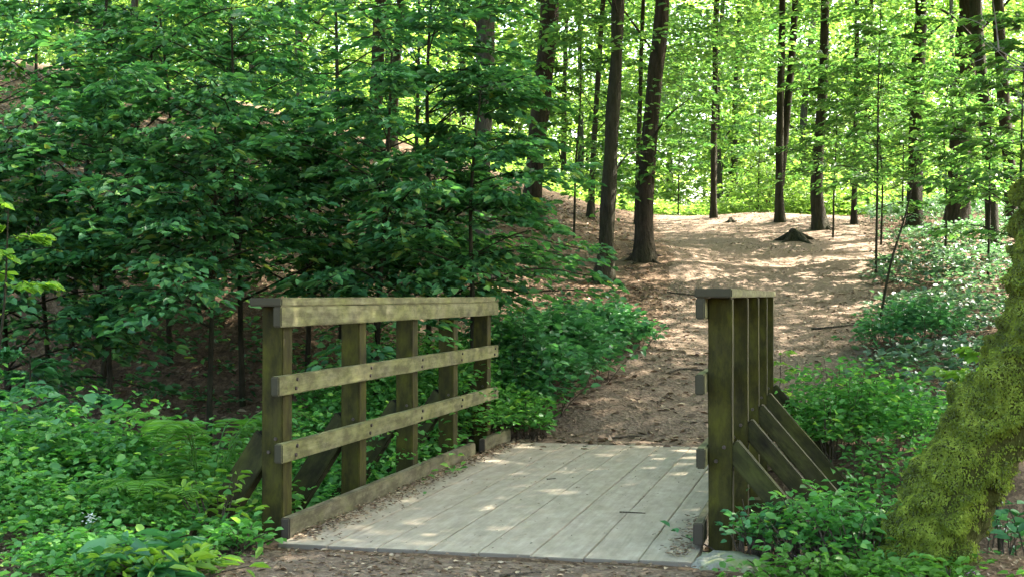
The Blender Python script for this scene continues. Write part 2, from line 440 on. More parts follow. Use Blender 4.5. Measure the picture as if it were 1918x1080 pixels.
def bolt(parent_post, loc_bl, normal):
    bm = bmesh.new()
    bmesh.ops.create_cone(bm, cap_ends=True, segments=8, radius1=.011, radius2=.009, depth=.010)
    q = Vector(normal).to_track_quat('Z', 'Y').to_matrix().to_4x4()
    bmesh.ops.transform(bm, matrix=Matrix.LocRotScale(parent_post.location, parent_post.rotation_euler, None).inverted() @ Matrix.Translation(Vector(loc_bl)) @ q, verts=bm.verts)
    me = bpy.data.meshes.new("bolt"); bm.to_mesh(me); bm.free(); me.materials.append(M['bolt'])
    link("bolt", me, parent_post)

def railing(posts, bpost, inner, lift, side):
    """side = -1 left, +1 right; inner = b of the rails' mid plane"""
    for k, a in enumerate(posts):
        p = beam("post", BL(a, bpost, -.42), BL(a, bpost, 1.193+lift), .118, .13, M['post'], bridge, up=(0, 1, 0))
        for zz in (.5, .43): bolt(p, BL(a-.066, bpost+.02*(1 if zz > .45 else -1), zz), (0, -1, 0))
        # diagonal brace running outward and down from the post
        x0 = bpost+side*.045; run = .62; drop = .72 if side > 0 else .95
        beam("brace", BL(a, x0, .50), BL(a, x0+side*run, .50-drop), .10, .10 if side > 0 else .14, M['brace'], bridge, up=(0, 1, 0) if False else (0, 0, 1))
    rails = []
    a0, a1 = posts[0]-.20, posts[-1]+.13
    beam("cap_rail", BL(a0, bpost-side*.021, 1.216+lift), BL(a1, bpost-side*.021, 1.216+lift), .182, .044, M['rail'], bridge)
    beam("top_rail", BL(a0+.004, inner, 1.140+lift), BL(a1-.004, inner, 1.140+lift), .046, .106, M['rail'], bridge)
    rails.append((.785+lift*.7, beam("middle_rail", BL(a0-.02, inner, .785+lift*.7), BL(a1, inner, .785+lift*.7), .046, .10, M['rail'], bridge)))
    rails.append((.435+lift*.4, beam("lower_rail", BL(a0+.02, inner, .435+lift*.4), BL(a1-.01, inner, .435+lift*.4), .046, .10, M['rail'], bridge)))
    for zz, rl in rails:
        for a in posts:
            for dz in (-.022, .024): bolt(rl, BL(a+dz*.4, inner-side*.027, zz+dz), (-side, 0, 0))
postsL = [6.57, 7.72, 8.76, 9.76, 10.76]; postsR = [6.74, 7.9, 9.0, 10.05, 11.05]
railing(postsL, -2.885, -2.80, 0.0, -1)
railing(postsR, -.57, -.654, .045, +1)
beam("kerb_board", BL(6.40, -2.765, .052), BL(10.02, -2.765, .052), .05, .11, M['kerb'], bridge)
beam("kerb_board", BL(10.3, -2.765, .052), BL(11.17, -2.765, .052), .05, .11, M['kerb'], bridge)
beam("kerb_board", BL(6.60, -.672, .075), BL(10.9, -.672, .075), .05, .11, M['kerb'], bridge)

# ------------------------------------------------------------------ stone by the right post
def rock(name, loc, size, seed, mat, label, cat, sub=3):
    bm = bmesh.new(); bmesh.ops.create_icosphere(bm, subdivisions=sub, radius=1)
    r = rng_(seed); ks = r.normal(0, 1.8, (6, 3)); ph = r.uniform(0, 6.28, 6)
    for v in bm.verts:
        c = v.co.normalized()
        p = Vector([math.copysign(abs(t)**.55, t) for t in c])
        s = 1+sum(.05*math.sin(3*ks[i].dot(np.array(c))+ph[i]) for i in range(6))
        v.co = Vector((p.x*size[0], p.y*size[1], p.z*size[2]))*s
    for f in bm.faces: f.smooth = True
    me = bpy.data.meshes.new(name); bm.to_mesh(me); bm.free(); me.materials.append(mat)
    o = link(name, me); o.location = loc
    return tag(o, label, cat)
sx, sy = XY(6.36, -.50)
s_ = rock("stone_block", (sx, sy, -.045), (.17, .17, .07), 5, M['stone'], "flat mossy stone under the near right bridge post", "stone")
s_.rotation_euler = (0, 0, -YAW)

# ------------------------------------------------------------------ trees
def sprays(r, P0, D, Lg, nl, size, spread=.42, flat=.35, droop=.18):
    """leafy flat twigs: M twigs with nl leaves each, returns leaf P, D, U, S"""
    Mn = len(P0); D = unit(D)
    up = np.array([0, 0, 1.0]); side = unit(np.cross(D, up)); 
    t = r.uniform(.05, 1, (Mn, nl)); s = r.choice([-1, 1], (Mn, nl))
    w = r.uniform(0, 1, (Mn, nl))*spread*np.sqrt(np.clip(1.15-t, 0, 1))*s
    L_ = Lg[:, None]
    P = P0[:, None]+D[:, None]*(t*L_)[..., None]+side[:, None]*(w*L_)[..., None]
    P = P+np.stack([0*t, 0*t, -droop*L_*t*t+r.normal(0, .035, t.shape)*L_], -1)
    dirs = D[:, None]+side[:, None]*(s*r.uniform(.3, 1.3, t.shape))[..., None]+r.normal(0, .15, (*t.shape, 3))
    dirs[..., 2] -= .15
    U = up+r.normal(0, flat, (*t.shape, 3))
    S = size*r.uniform(.45, 1.3, t.shape)
    return P.reshape(-1, 3), dirs.reshape(-1, 3), U.reshape(-1, 3), S.ravel()

def crown_leaves(seed, n_spray, nl, z0, z1, rad, size, Lg=1.0, shape='oval', flat=.4):
    r = rng_(seed)
    # clumps first, so gaps stay open between them
    nc = max(8, n_spray//9)
    u = r.uniform(0, 1, nc); zc = z0+(z1-z0)*u
    prof = {'oval': np.sqrt(np.clip(1-(2*u-1)**2, .08, 1)), 'col': .55+.45*np.sqrt(np.clip(1-u*u, 0, 1)), 'low': np.sqrt(np.clip(1-u**2, .05, 1))}[shape]
    ang = r.uniform(0, 6.28, nc); rc = rad*prof*np.sqrt(r.uniform(.2, 1, nc))
    C = np.stack([rc*np.cos(ang), rc*np.sin(ang), zc], -1)
    k = r.integers(0, nc, n_spray)
    P0 = C[k]+r.normal(0, 1, (n_spray, 3))*np.array([.5, .5, .28])*rad*.32
    a2 = ang[k]+r.normal(0, .7, n_spray)
    D = np.stack([np.cos(a2), np.sin(a2), r.normal(0.02, .18, n_spray)], -1)
    P0[:, 2] = np.maximum(P0[:, 2], z0-.25)
    return sprays(r, P0, D, Lg*r.uniform(.6, 1.3, n_spray), nl, size, flat=flat), C

def limbs(r, path, rad, C, n, z0):
    """branches from the trunk line out to clumps C"""
    out = []
    idx = r.permutation(len(C))[:n]
    for i in idx:
        c = C[i]
        zb = max(z0*.6, c[2]-np.hypot(c[0], c[1])*r.uniform(.25, .7))
        k = int(np.argmin(np.abs(path[:, 2]-zb)))
        b = path[k]; r0 = rad[k]*.34
        mid = b*.5+c*.5+np.array([0, 0, .12*np.linalg.norm(c-b)])+r.normal(0, .08, 3)
        pp = smooth_path([b, mid, c], 7)
        out.append(tube(pp, np.linspace(r0, max(.006, r0*.2), 7), 5))
    return out

# prototype crowns, shared by the trees that carry them
def crown_mesh(name, seed, mat, **kw):
    (P, D, U, S), C = crown_leaves(seed, **kw)
    v, f = leaf_arrays(P, D, U, S, .62)
    return np_mesh(name, v, f, M[mat]), C
CR = {}
for i in range(3):
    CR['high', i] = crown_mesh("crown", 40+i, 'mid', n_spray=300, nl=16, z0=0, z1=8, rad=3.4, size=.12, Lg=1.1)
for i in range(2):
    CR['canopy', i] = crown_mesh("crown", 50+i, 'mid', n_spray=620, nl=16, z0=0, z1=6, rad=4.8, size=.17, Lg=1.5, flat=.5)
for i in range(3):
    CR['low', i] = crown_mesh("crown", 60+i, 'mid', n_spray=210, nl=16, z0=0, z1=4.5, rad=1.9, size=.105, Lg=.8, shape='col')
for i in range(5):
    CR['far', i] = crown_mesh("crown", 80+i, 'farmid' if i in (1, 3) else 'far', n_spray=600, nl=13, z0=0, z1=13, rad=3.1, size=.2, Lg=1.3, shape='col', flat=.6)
for i in range(2):
    CR['shrub', i] = crown_mesh("foliage", 95+i, 'far', n_spray=160, nl=16, z0=0.1, z1=1.7, rad=1.5, size=.12, Lg=.7, shape='low', flat=.6)

def key_tree(name, label, pts, base_w, top_w, mat, Hh=13, crowns=(), seed=0, y0=10.0, flare=1.55, cat="tree", group=None, ybase=None):
    """pts: photo points up the trunk, first is its foot; carried on at one depth, then straight up"""
    r = rng_(seed)
    if ybase: Y = ybase; X = at(pts[0][0], Y); Z = hz(X, Y)
    else: X, Y, Z = ray_ground(pts[0][0], pts[0][1], y0)
    W = [(at(px, Y)-X, 0.0, EYE+(553-py)/F*Y-Z) for px, py in pts]
    W[0] = (0, 0, -.25)
    sl = (W[-1][0]-W[-2][0])/max(.1, W[-1][2]-W[-2][2])
    for q in (1, 2):
        zz = W[-1][2]+(Hh-W[-1][2])*.5 if q == 1 else Hh
        W.append((W[-1][0]+sl*.5*(zz-W[-1][2])+r.normal(0, .1), r.normal(0, .2), zz))
    path = smooth_path(W, 44)
    s = np.clip(path[:, 2]/max(.1, W[len(pts)-1][2]), 0, None)
    rb, rt = 0.86*base_w/F*Y/2, .82*top_w/F*Y/2
    rad = np.where(s < 1, rb+(rt-rb)*s, rt*np.clip(1-(s-1)*W[len(pts)-1][2]/(Hh-W[len(pts)-1][2]+.01)*.85, .1, 1))
    rad = rad*(1+(flare-1)*np.exp(-np.clip(path[:, 2], 0, None)/.22))
    t = empty(name, (X, Y, Z), label, cat, group)
    parts = [tube(path, rad, 16, .085, seed)]
    if base_w >= 24:
        for q in range(6):
            a_ = q*1.05+r.normal(0, .25); d_ = np.array([math.cos(a_), math.sin(a_), 0]); ln = rb*r.uniform(2.2, 4.2)
            rp = [d_*rb*.5+np.array([0, 0, rb*1.1]), d_*rb*1.5, d_*ln]
            for e_ in (1, 2): rp[e_] = rp[e_]+np.array([0, 0, hz(X+rp[e_][0], Y+rp[e_][1])-Z+(rb*.16 if e_ == 1 else -.03)])
            parts.append(tube(smooth_path(rp, 8), np.linspace(rb*.38, rb*.10, 8), 7, .1, seed+q))
    for kind, i, zc, sc in crowns:
        me, C = CR[kind, i]
        k = int(np.argmin(np.abs(path[:, 2]-zc)))
        rot = r.uniform(0, 6.28); ca, sa = math.cos(rot), math.sin(rot)
        off = np.array([path[k, 0], path[k, 1], zc])
        Cw = np.stack([C[:, 0]*ca-C[:, 1]*sa, C[:, 0]*sa+C[:, 1]*ca, C[:, 2]], -1)*sc+off
        parts += limbs(r, path, rad*(.55 if kind == 'low' else 1), Cw, 7 if kind == 'low' else 12, zc*.8)
        o = link("crown", me, t); o.location = off; o.rotation_euler = (0, 0, rot); o.scale = (sc, sc, sc)
    v, f = join(parts)
    link("trunk", np_mesh("trunk", v, f, M[mat]), t)
    return t

key_tree("tree", "dark straight tree on the left of the trodden path, nearest the bramble", [(1130, 530), (1138, 400), (1146, 250), (1154, 120), (1158, 0)], 35, 27, 'bark', 14, [('canopy', 0, 7.3, 1.00), ('low', 0, 1.7, 1.15)], 1)
key_tree("tree", "thick curved tree with a flared foot standing on the left path edge", [(1205, 484), (1207, 400), (1214, 300), (1226, 150), (1241, 0)], 40, 31, 'barkred', 15, [('canopy', 1, 7.5, 1.05), ('low', 1, 2.2, 1.15)], 2)
key_tree("slender_tree", "slim dark tree at the crest where the green undergrowth begins", [(1337, 409), (1337, 300), (1340, 150), (1343, 0)], 14, 12, 'bark', 13, [('canopy', 0, 6.3, 0.80), ('low', 2, 3.0, 1.12)], 3)
key_tree("forked_tree", "tree with two close stems rising from one foot on the crest", [(1461, 416), (1460, 330), (1462, 200), (1465, 60), (1466, 0)], 19, 14, 'bark', 14, [('canopy', 0, 6.8, 0.80)], 4)
ft = bpy.data.objects["forked_tree"]
_y = ft.location.y
_p = smooth_path([(.02, .1, .8), (.14, .1, 2.0), (.33, .12, 4.2), (.5, .15, 7), (.6, .2, 10)], 26)
link("second_stem", np_mesh("second_stem", *tube(_p, np.linspace(.10, .05, 26), 12, .06, 41), M['bark']), ft)
key_tree("tree", "dark bent tree with a broad flared foot behind the stump", [(1540, 431), (1530, 370), (1532, 300), (1541, 180), (1545, 60), (1546, 0)], 27, 19, 'bark', 14, [('canopy', 1, 6.8, 0.95), ('low', 0, 2.6, 1.12)], 5, flare=1.7)
key_tree("slender_tree", "thin upright tree to the right of the bent dark tree", [(1600, 421), (1601, 330), (1604, 200), (1606, 0)], 12, 10, 'bark', 12, [('low', 1, 3.2, 1.38)], 6)
key_tree("tree", "stout straight tree at the right end of the bare mound", [(1714, 430), (1714, 350), (1718, 200), (1724, 60), (1726, 0)], 34, 27, 'bark', 15, [('low', 2, 3.5, 1.25)], 7)
key_tree("tree", "broad red brown tree half veiled by low leaves on the right", [(1790, 436), (1796, 330), (1803, 200), (1812, 60), (1815, 0)], 50, 42, 'barkred', 16, [('low', 1, 3.2, 1.38)], 8)
key_tree("tree", "dark tree between the broad red brown tree and the mossy leaning trunk", [(1860, 460), (1855, 330), (1843, 180), (1832, 60), (1828, 0)], 27, 26, 'bark', 15, [('low', 0, 3.4, 1.12)], 9)
key_tree("tree", "red brown tree at the far right, its foot hidden by the mossy trunk", [(1898, 440), (1890, 300), (1878, 150), (1870, 0)], 27, 26, 'barkred', 14, [('canopy', 0, 9.5, .4)], 10)
key_tree("tree", "thick grey tree behind the young beeches, its pale stem showing at the top", [(903, 505), (902, 300), (908, 150), (910, 0)], 44, 40, 'barkgrey', 15, [('canopy', 0, 6.9, 1.00), ('low', 2, 3.6, 1.0)], 11)
key_tree("tree", "leaning red brown tree right of the thick grey tree", [(990, 420), (1002, 300), (1018, 150), (1030, 0)], 40, 42, 'barkred', 15, [('canopy', 1, 7.3, 1.10)], 12)
key_tree("slender_tree", "slim tree in shade just left of the dark straight tree", [(1105, 410), (1112, 280), (1122, 120), (1130, 0)], 13, 11, 'bark', 12, [('low', 0, 3.0, 1.25)], 13)
key_tree("slender_tree", "slim stem close behind the thick curved tree", [(1192, 420), (1196, 280), (1201, 120), (1205, 0)], 11, 9, 'bark', 12, [('low', 2, 3.2, 1.25)], 14)
key_tree("tree", "dark tree at the top left of centre, left of a pair", [(700, 330), (704, 180), (712, 40), (713, 0)], 30, 28, 'bark', 14, [('canopy', 0, 6.3, 1.00)], 15, ybase=27)
key_tree("tree", "dark leaning tree, right of the pair at the top left of centre", [(733, 330), (738, 180), (748, 40), (751, 0)], 22, 20, 'bark', 14, [('canopy', 0, 6.3, 0.90)], 16, ybase=29)
key_tree("slender_tree", "grey tree on the left slope behind two thin stems", [(245, 215), (248, 120), (252, 0)], 19, 16, 'barkgrey', 12, [('canopy', 1, 3.5, 0.80)], 17, ybase=26)
key_tree("slender_tree", "grey lit stem high on the left slope above the young beeches", [(561, 185), (561, 100), (560, 0)], 15, 13, 'barkgrey', 12, [('canopy', 0, 3.3, 0.80)], 18, ybase=30)

def copy_thing(src, loc, rz, sc, label=None, group=None):
    c = src.copy(); COL.objects.link(c); c.location = loc; c.rotation_euler = (0, 0, rz); c.scale = (sc,)*3
    if label: c["label"] = label
    if group: c["group"] = group
    for ch in src.children:
        d = ch.copy(); COL.objects.link(d); d.parent = c
    return c

CANL = "unseen tall tree added beside the picture, its leafy top shading the stream crossing"  # unseen trees, added so their crowns block sun and sky light
base_t = key_tree("tree", CANL, [(0, 0), (10, -500)], 60, 50, 'bark', 14, [('canopy', 0, 7.5, 1.0)], 21, ybase=8, group="unseen shade trees added around the crossing")
for k, (x, y) in enumerate([(6.2, 8.5), (9.5, 5), (12.5, 9), (8.8, 13.5), (7.4, 12.8), (10.8, 11.2), (10, 17.5), (9.6, 21.0), (-5.9, 11.8), (-7.4, 17.5), (14, 15), (15.5, 36.5), (18, 10.5), (19.5, 18), (24, 22), (25, 15), (-8.5, 8.5), (-9, 14), (-11.5, 22), (-15, 30), (4.5, -2.5)]):
    if k == 0: base_t.location = (x, y, hz(x, y)); continue
    copy_thing(base_t, (x, y, hz(x, y)-.05), k*2.3, .9+.04*(k % 6))

# far trees beyond the crest: leaves down to the ground, sunlit
FARL = "slender far tree with sunlit yellow green leaves beyond the crest"
far_src = []
for i in range(5):
    r = rng_(300+i)
    H_ = 15
    W = [(0, 0, -.4), (r.normal(0, .1), r.normal(0, .1), 4), (r.normal(0, .3), r.normal(0, .3), 9), (r.normal(0, .4), r.normal(0, .4), H_)]
    path = smooth_path(W, 22); rad = np.linspace(.15, .03, 22)*r.uniform(.8, 1.25)
    me, C = CR['far', i]
    v, f = join([tube(path, rad, 8, .06, i)]+limbs(r, path, rad, C+np.array([0, 0, 1.2]), 6, 1.5))
    t = empty("far_tree", (0, 0, 0), FARL, "tree", "far trees beyond the crest")
    link("trunk", np_mesh("trunk", v, f, M['bark' if i % 2 else 'barkgrey']), t)
    o = link("crown", me, t); o.location = (0, 0, 1.2)
    far_src.append(t)
r = rng_(77); used = set(); spots = []
for row, (Y0, n) in enumerate(((49, 12), (57, 14), (66, 17), (78, 19), (91, 21))):
    half = Y0*.47
    for k in range(n):
        x = -half+2*half*(k+.5)/n+r.normal(0, .9); y = Y0+r.normal(0, 2.2)
        if abs(x-4.6) < 1.6 and y < 50: x += 3.2
        spots.append((x, y))
for q, (x, y) in enumerate(spots):
    i = int(r.integers(0, 5)); z = hz(x, y); rz = r.uniform(0, 6.28); sc = r.uniform(.8, 1.2)
    if i not in used:
        used.add(i); t = far_src[i]; t.location = (x, y, z); t.rotation_euler = (0, 0, rz); t.scale = (sc,)*3
    else: copy_thing(far_src[i], (x, y, z), rz, sc)

def far_wood():
    r = rng_(990); n = 34000
    y = r.uniform(104, 126, n); x = r.uniform(-1, 1, n)*60; z = 38*r.uniform(0, 1, n)**1.3+height(x, y)
    c = np.sin(x*.8+y*.3)+np.sin(z*.9+x*.33)+np.sin(x*.31-z*.5)
    k = c+r.normal(0, .8, n) > -.7; P = np.stack([x, y, z], -1)[k]; m = len(P)
    D = r.normal(0, 1, (m, 3)); D[:, 2] *= .4
    v, f = leaf_arrays(P, D, np.array([0, 0, 1.])+r.normal(0, .6, (m, 3)), .5*r.uniform(.5, 1.3, m), .6)
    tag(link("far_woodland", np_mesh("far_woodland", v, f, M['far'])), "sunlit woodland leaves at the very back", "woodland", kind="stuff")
far_wood()
# shrubs on and beyond the crest
SHL = "sunlit green shrub in the undergrowth beyond the crest"
shr = []
for i in range(2):
    r2 = rng_(400+i)
    t = empty("shrub", (0, 0, 0), SHL, "shrub", "shrubs beyond the crest")
    st = [tube(smooth_path([(0, 0, -.1), (r2.normal(0, .3), r2.normal(0, .3), .6), (r2.normal(0, .7), r2.normal(0, .7), 1.4)], 6), np.linspace(.025, .006, 6), 5) for _ in range(7)]
    v, f = join(st); link("stem", np_mesh("stem", v, f, M['twig']), t); link("foliage", CR['shrub', i][0], t)
    shr.append(t)
first = [True, True]
for k in range(34):
    y = r.uniform(37.5, 52); x = r.uniform(-.2*y, .46*y)
    if abs(x-4.5) < 1.7 and y < 46: continue
    i = k % 2; sc = r.uniform(.7, 1.25)
    if first[i]:
        first[i] = False; shr[i].location = (x, y, hz(x, y)); shr[i].scale = (sc,)*3
    else: copy_thing(shr[i], (x, y, hz(x, y)), r.uniform(0, 6.28), sc)

# ------------------------------------------------------------------ young beeches on the left bank
def sapling(name, label, X, Y, Hh, lean, seed, n_spray, nl=24, rad=1.6, size=.09, z0=.4, mat='sapling', rb=.03, aim=None, Lg=1.0, group=None):
    r = rng_(seed); Z = hz(X, Y)
    W = [(0, 0, -.15), (lean[0]*.3, lean[1]*.3, Hh*.33), (lean[0]*.7+r.normal(0, .05), lean[1]*.7, Hh*.68), (lean[0], lean[1], Hh)]
    path = smooth_path(W, 26); tr = np.linspace(rb, rb*.25, 26)
    t = empty(name, (X, Y, Z), label, "sapling", group)
    parts = [tube(path, tr, 8, .06, seed)]
    nb_ = max(6, n_spray//6); P0, D, LL = [], [], []
    for k in range(nb_):
        zz = z0+(Hh-z0)*(k+.5)/nb_
        j = int(np.argmin(np.abs(path[:, 2]-zz)))
        ang = k*2.4+r.normal(0, .5) if aim is None or r.uniform() > .6 else aim+r.normal(0, .5)
        ln = rad*r.uniform(.6, 1.15)*(1.05-.55*(zz/Hh))
        d = np.array([math.cos(ang), math.sin(ang), r.uniform(-.05, .35)])
        e = path[j]+d*ln; m = path[j]+d*ln*.5+np.array([0, 0, .10*ln])
        bp = smooth_path([path[j], m, e], 8)
        parts.append(tube(bp, np.linspace(tr[j]*.5, .004, 8), 5))
        for q in range(6):
            u = r.uniform(.2, .98); b0 = bp[int(u*7)]
            a2 = ang+r.choice([-1, 1])*r.uniform(.2, 1.0)
            P0.append(b0); D.append((math.cos(a2), math.sin(a2), r.normal(-.05, .12))); LL.append(Lg*ln*.42*r.uniform(.6, 1.2))
    P, Dd, U, S = sprays(r, np.array(P0), np.array(D), np.array(LL), nl, size, spread=.4, flat=.33)
    v, f = join(parts); link("trunk", np_mesh("trunk", v, f, M['bark']), t)
    v, f = leaf_arrays(P, Dd, U, S, .64); link("crown", np_mesh("crown", v, f, M[mat]), t)
    return t
SAP = [
 ("young beech spreading bright layered branches in front of the leaning red brown tree", 800, 12.3, 4.3, (.1, -.3), 501, 190, 1.7, -1.1),
 ("young beech with bright flat sprays reaching right over the far end of the left railing", 880, 11.6, 3.0, (.1, -.2), 518, 75, 1.35, -.35),
 ("young beech overhanging the dark hollow left of the near left post", 390, 10.9, 3.1, (.1, -.2), 519, 110, 1.7, -2.0),
 ("young beech overhanging the dark hollow below the two thin stems", 210, 11.0, 3.2, (0, -.2), 525, 100, 1.7, -1.5),
 ("young beech drooping low over the middle of the left railing", 700, 11.6, 3.2, (.2, -.5), 502, 108, 1.7, -1.4),
 ("young beech with a thin black stem in the left centre", 640, 13.2, 4.6, (-.1, 0), 503, 90, 1.9, None),
 ("young beech filling the bank above the near left post", 455, 12.0, 3.4, (0, -.5), 504, 150, 2.1, None),
 ("slanting dark sapling, right of the two thin stems on the left bank", 190, 12.4, 4.6, (.65, -.2), 505, 65, 1.9, None),
 ("dark sapling, left of the two thin stems on the left bank", 130, 12.7, 4.4, (.5, -.2), 506, 65, 1.8, None),
 ("young beech with pale leaf tips at the left picture edge", 20, 11.2, 3.6, (0, -.3), 507, 150, 1.7, -.6),
 ("young beech in shade on the bank between the thin stems and the railing", 320, 12.6, 3.2, (0, -.4), 508, 105, 2.1, None),
 ("tall young beech behind the others near the grey tree", 780, 16.0, 4.6, (0, 0), 510, 130, 2.1, None),
 ("low young beech on the bank below the two thin stems", 100, 11.6, 2.4, (-.1, -.2), 513, 80, 1.6, -1.8),
 ("low young beech behind the near end of the left railing", 575, 12.4, 2.3, (.1, -.2), 514, 120, 1.5, -1.0),
 ("low young beech behind the far end of the left railing", 800, 13.0, 2.0, (.1, -.2), 515, 120, 1.4, -1.0),
 ("young beech at the top of the left slope near the grey slope tree", 250, 16.5, 2.2, (.1, 0), 516, 80, 2.0, None),
 ("young beech far left on the slope", 60, 15.0, 2.4, (.1, 0), 517, 55, 2.0, None),
 ("tall young beech high on the left slope", 420, 17.5, 2.6, (.1, 0), 511, 70, 2.1, None),
]
for lab, px, Y, Hh, lean, sd, ns, rad, aim in SAP:
    sapling("young_beech", lab, at(px, Y), Y, Hh, lean, sd, int(ns*1.45), 26, rad=rad, aim=aim, z0=1.35 if sd in (519, 525) else .9 if px < 520 else 1.3 if sd == 518 else .6)
sapling("young_maple", "young maple with broad dark leaves at the left edge above the undergrowth", at(40, 9.6), 9.6, 1.75, (.1, -.1), 520, 80, 18, .75, .085, .5, 'bramble', .02)
sapling("young_hazel", "sapling with bright tips poking in at the left edge", at(-30, 8.2), 8.2, 1.95, (.15, 0), 521, 30, 12, .5, .085, 1.35, 'bright', .015)
sapling("young_maple", "small sapling with bright yellow green leaves against the mossy trunk", at(1880, 8.6), 8.6, 2.1, (-.1, 0), 522, 24, 9, .5, .09, 1.55, 'bright', .015, aim=3.0)
sapling("dead_sapling", "thin bent dark stem on the right edge of the path", at(1645, 17), 17, 2.0, (.5, 0), 523, 24, 3, .5, .05, .3, 'ivy', .022)
sapling("seedling", "tiny seedling with yellow tips beside the far end of the right railing", at(1458, 11.8), 11.8, .75, (.02, 0), 524, 8, 4, .2, .055, .3, 'bright', .006, Lg=1.2)
for k, (px, Y, Hh, lab) in enumerate((( 1560, 26, 3.2, "thin leafy sapling between the bent tree and its slim neighbour"), (1650, 24.5, 3.6, "leafy sapling left of the stout straight tree"), (1770, 22, 3.2, "leafy sapling in front of the broad red brown tree"), (1850, 20, 3.0, "leafy sapling in front of the two rightmost dark trees"), (1075, 22.5, 3.6, "leafy sapling on the slope left of the dark straight tree"), (1270, 37, 4.2, "leafy sapling on the far side of the crest by the path"), (1420, 37, 5.0, "tall leafy sapling between the slim tree and the forked tree"), (1690, 30, 4.6, "tall leafy sapling behind the stout straight tree"), (1905, 15, 3.6, "leafy sapling at the right edge above the mossy trunk"), (1640, 20.5, 4.4, "tall leafy sapling overhanging the right side of the bare mound"))):
    sapling("leafy_sapling", lab, at(px, Y), Y, Hh, (.1, 0), 540+k, 150, 18, 1.5, .10, 1.0, 'mid', .022)

# ------------------------------------------------------------------ mossy leaning tree on the right
def mossy_tree():
    Y0 = 6.05
    pts = [(1700, 1150, 6.15, .27), (1732, 1050, 6.12, .22), (1768, 950, 6.08, .205), (1820, 850, 6.03, .195), (1884, 755, 5.98, .183), (1950, 640, 5.92, .172), (1972, 520, 5.88, .165), (1980, 420, 5.86, .16), (1992, 330, 5.84, .155), (2015, 150, 5.84, .145), (2040, -100, 5.85, .135), (2070, -500, 5.9, .11), (2090, -1000, 6, .06)]
    X0, Yb = at(1730, Y0), Y0; Zb = hz(X0, Yb)
    t = empty("mossy_tree", (X0, Yb, Zb), "leaning tree trunk thickly covered in yellow green moss at the right", "tree")
    W = np.array([(at(px, y)-X0, y-Yb, EYE+(553-py)/F*y-Zb, rr) for px, py, y, rr in pts])
    sp = smooth_path(W, 150)
    NS, NA = 150, 56
    v, f = tube(sp[:, :3], sp[:, 3], NA, .07, 9, freq=4)
    rr = rng_(8)
    cen = np.repeat(sp[:, :3], NA, 0); nv = unit(v-cen); up = np.clip(nv[:, 2]*.7-nv[:, 0]*.8-nv[:, 1]*.15, -1, 1)
    lum = np.array([mnoise.noise(Vector((p[0]*8, p[1]*8, p[2]*11)))+.8*mnoise.noise(Vector((p[0]*17, p[1]*17, p[2]*24))) for p in v])
    mossy = np.clip(.55+.75*up+.8*lum, 0, 1)
    v = v+nv*((.062*lum-.004)*np.clip(mossy, .3, 1))[:, None]
    link("trunk", np_mesh("trunk", v, f, M['barkmoss']), t)
    # moss cushions: fronds hanging from lumps over the bark
    n = 190000
    k = rr.integers(0, 118, n); j = rr.integers(0, NA, n)
    keep = rr.uniform(0, 1, n) < np.clip(mossy.reshape(NS, NA)[k, j]*1.15-.1, 0, 1)**1.5
    k, j = k[keep], j[keep]
    Vg = v.reshape(NS, NA, 3)
    fr = rr.uniform(0, 1, len(k))[:, None]; fz = rr.uniform(0, 1, len(k))[:, None]
    k2 = np.minimum(k+1, NS-1); j2 = (j+1) % NA
    P = (Vg[k, j]*(1-fr)+Vg[k, j2]*fr)*(1-fz)+(Vg[k2, j]*(1-fr)+Vg[k2, j2]*fr)*fz
    nrm = unit(P-sp[k, :3])
    P = P+nrm*(np.clip(lum.reshape(NS, NA)[k, j], 0, 1)*.02*rr.uniform(0, 1, len(k)))[:, None]
    D = nrm*.45+np.array([0, 0, -.45])+rr.normal(0, .35, P.shape)
    vv, ff = leaf_arrays(P, D, nrm+rr.normal(0, .22, P.shape)+np.array([0, 0, .3]), rr.uniform(.007, .018, len(k)), .55, .15, .25)
    o = link("moss", np_mesh("moss", vv, ff, M['moss']), t)
    me, C = CR['canopy', 1]
    o = link('crown', me, t); o.location = sp[140, :3]; o.scale = (.8, .8, .8)
    # pale dead twigs high on the right
    tw = []
    def twig(px0, py0, px1, py1, y, r0, depth=0):
        a = np.array([at(px0, y)-X0, y-Yb, EYE+(553-py0)/F*y-Zb]); b = np.array([at(px1, y)-X0, y-Yb+rr.normal(0, .1), EYE+(553-py1)/F*y-Zb])
        m = (a+b)/2+rr.normal(0, .03, 3)
        pp = smooth_path([a, m, b], 9); tw.append(tube(pp, np.linspace(r0, r0*.35, 9), 5))
        if depth < 2:
            for q in range(2):
                u = rr.uniform(.3, .9); sx_, sy_ = px0+(px1-px0)*u, py0+(py1-py0)*u
                twig(sx_, sy_, sx_+(px1-px0)*.4+rr.normal(0, 18), sy_+(py1-py0)*.4+rr.normal(0, 22), y, r0*.5, depth+1)
    twig(2025, 190, 1872, 95, 5.84, .007); twig(1872, 95, 1835, 10, 5.84, .004, 1); twig(2010, 330, 1905, 190, 5.84, .005, 1)
    vv, ff = join(tw); link("dead_twig", np_mesh("dead_twig", vv, ff, M['twigpale']), t)
mossy_tree()

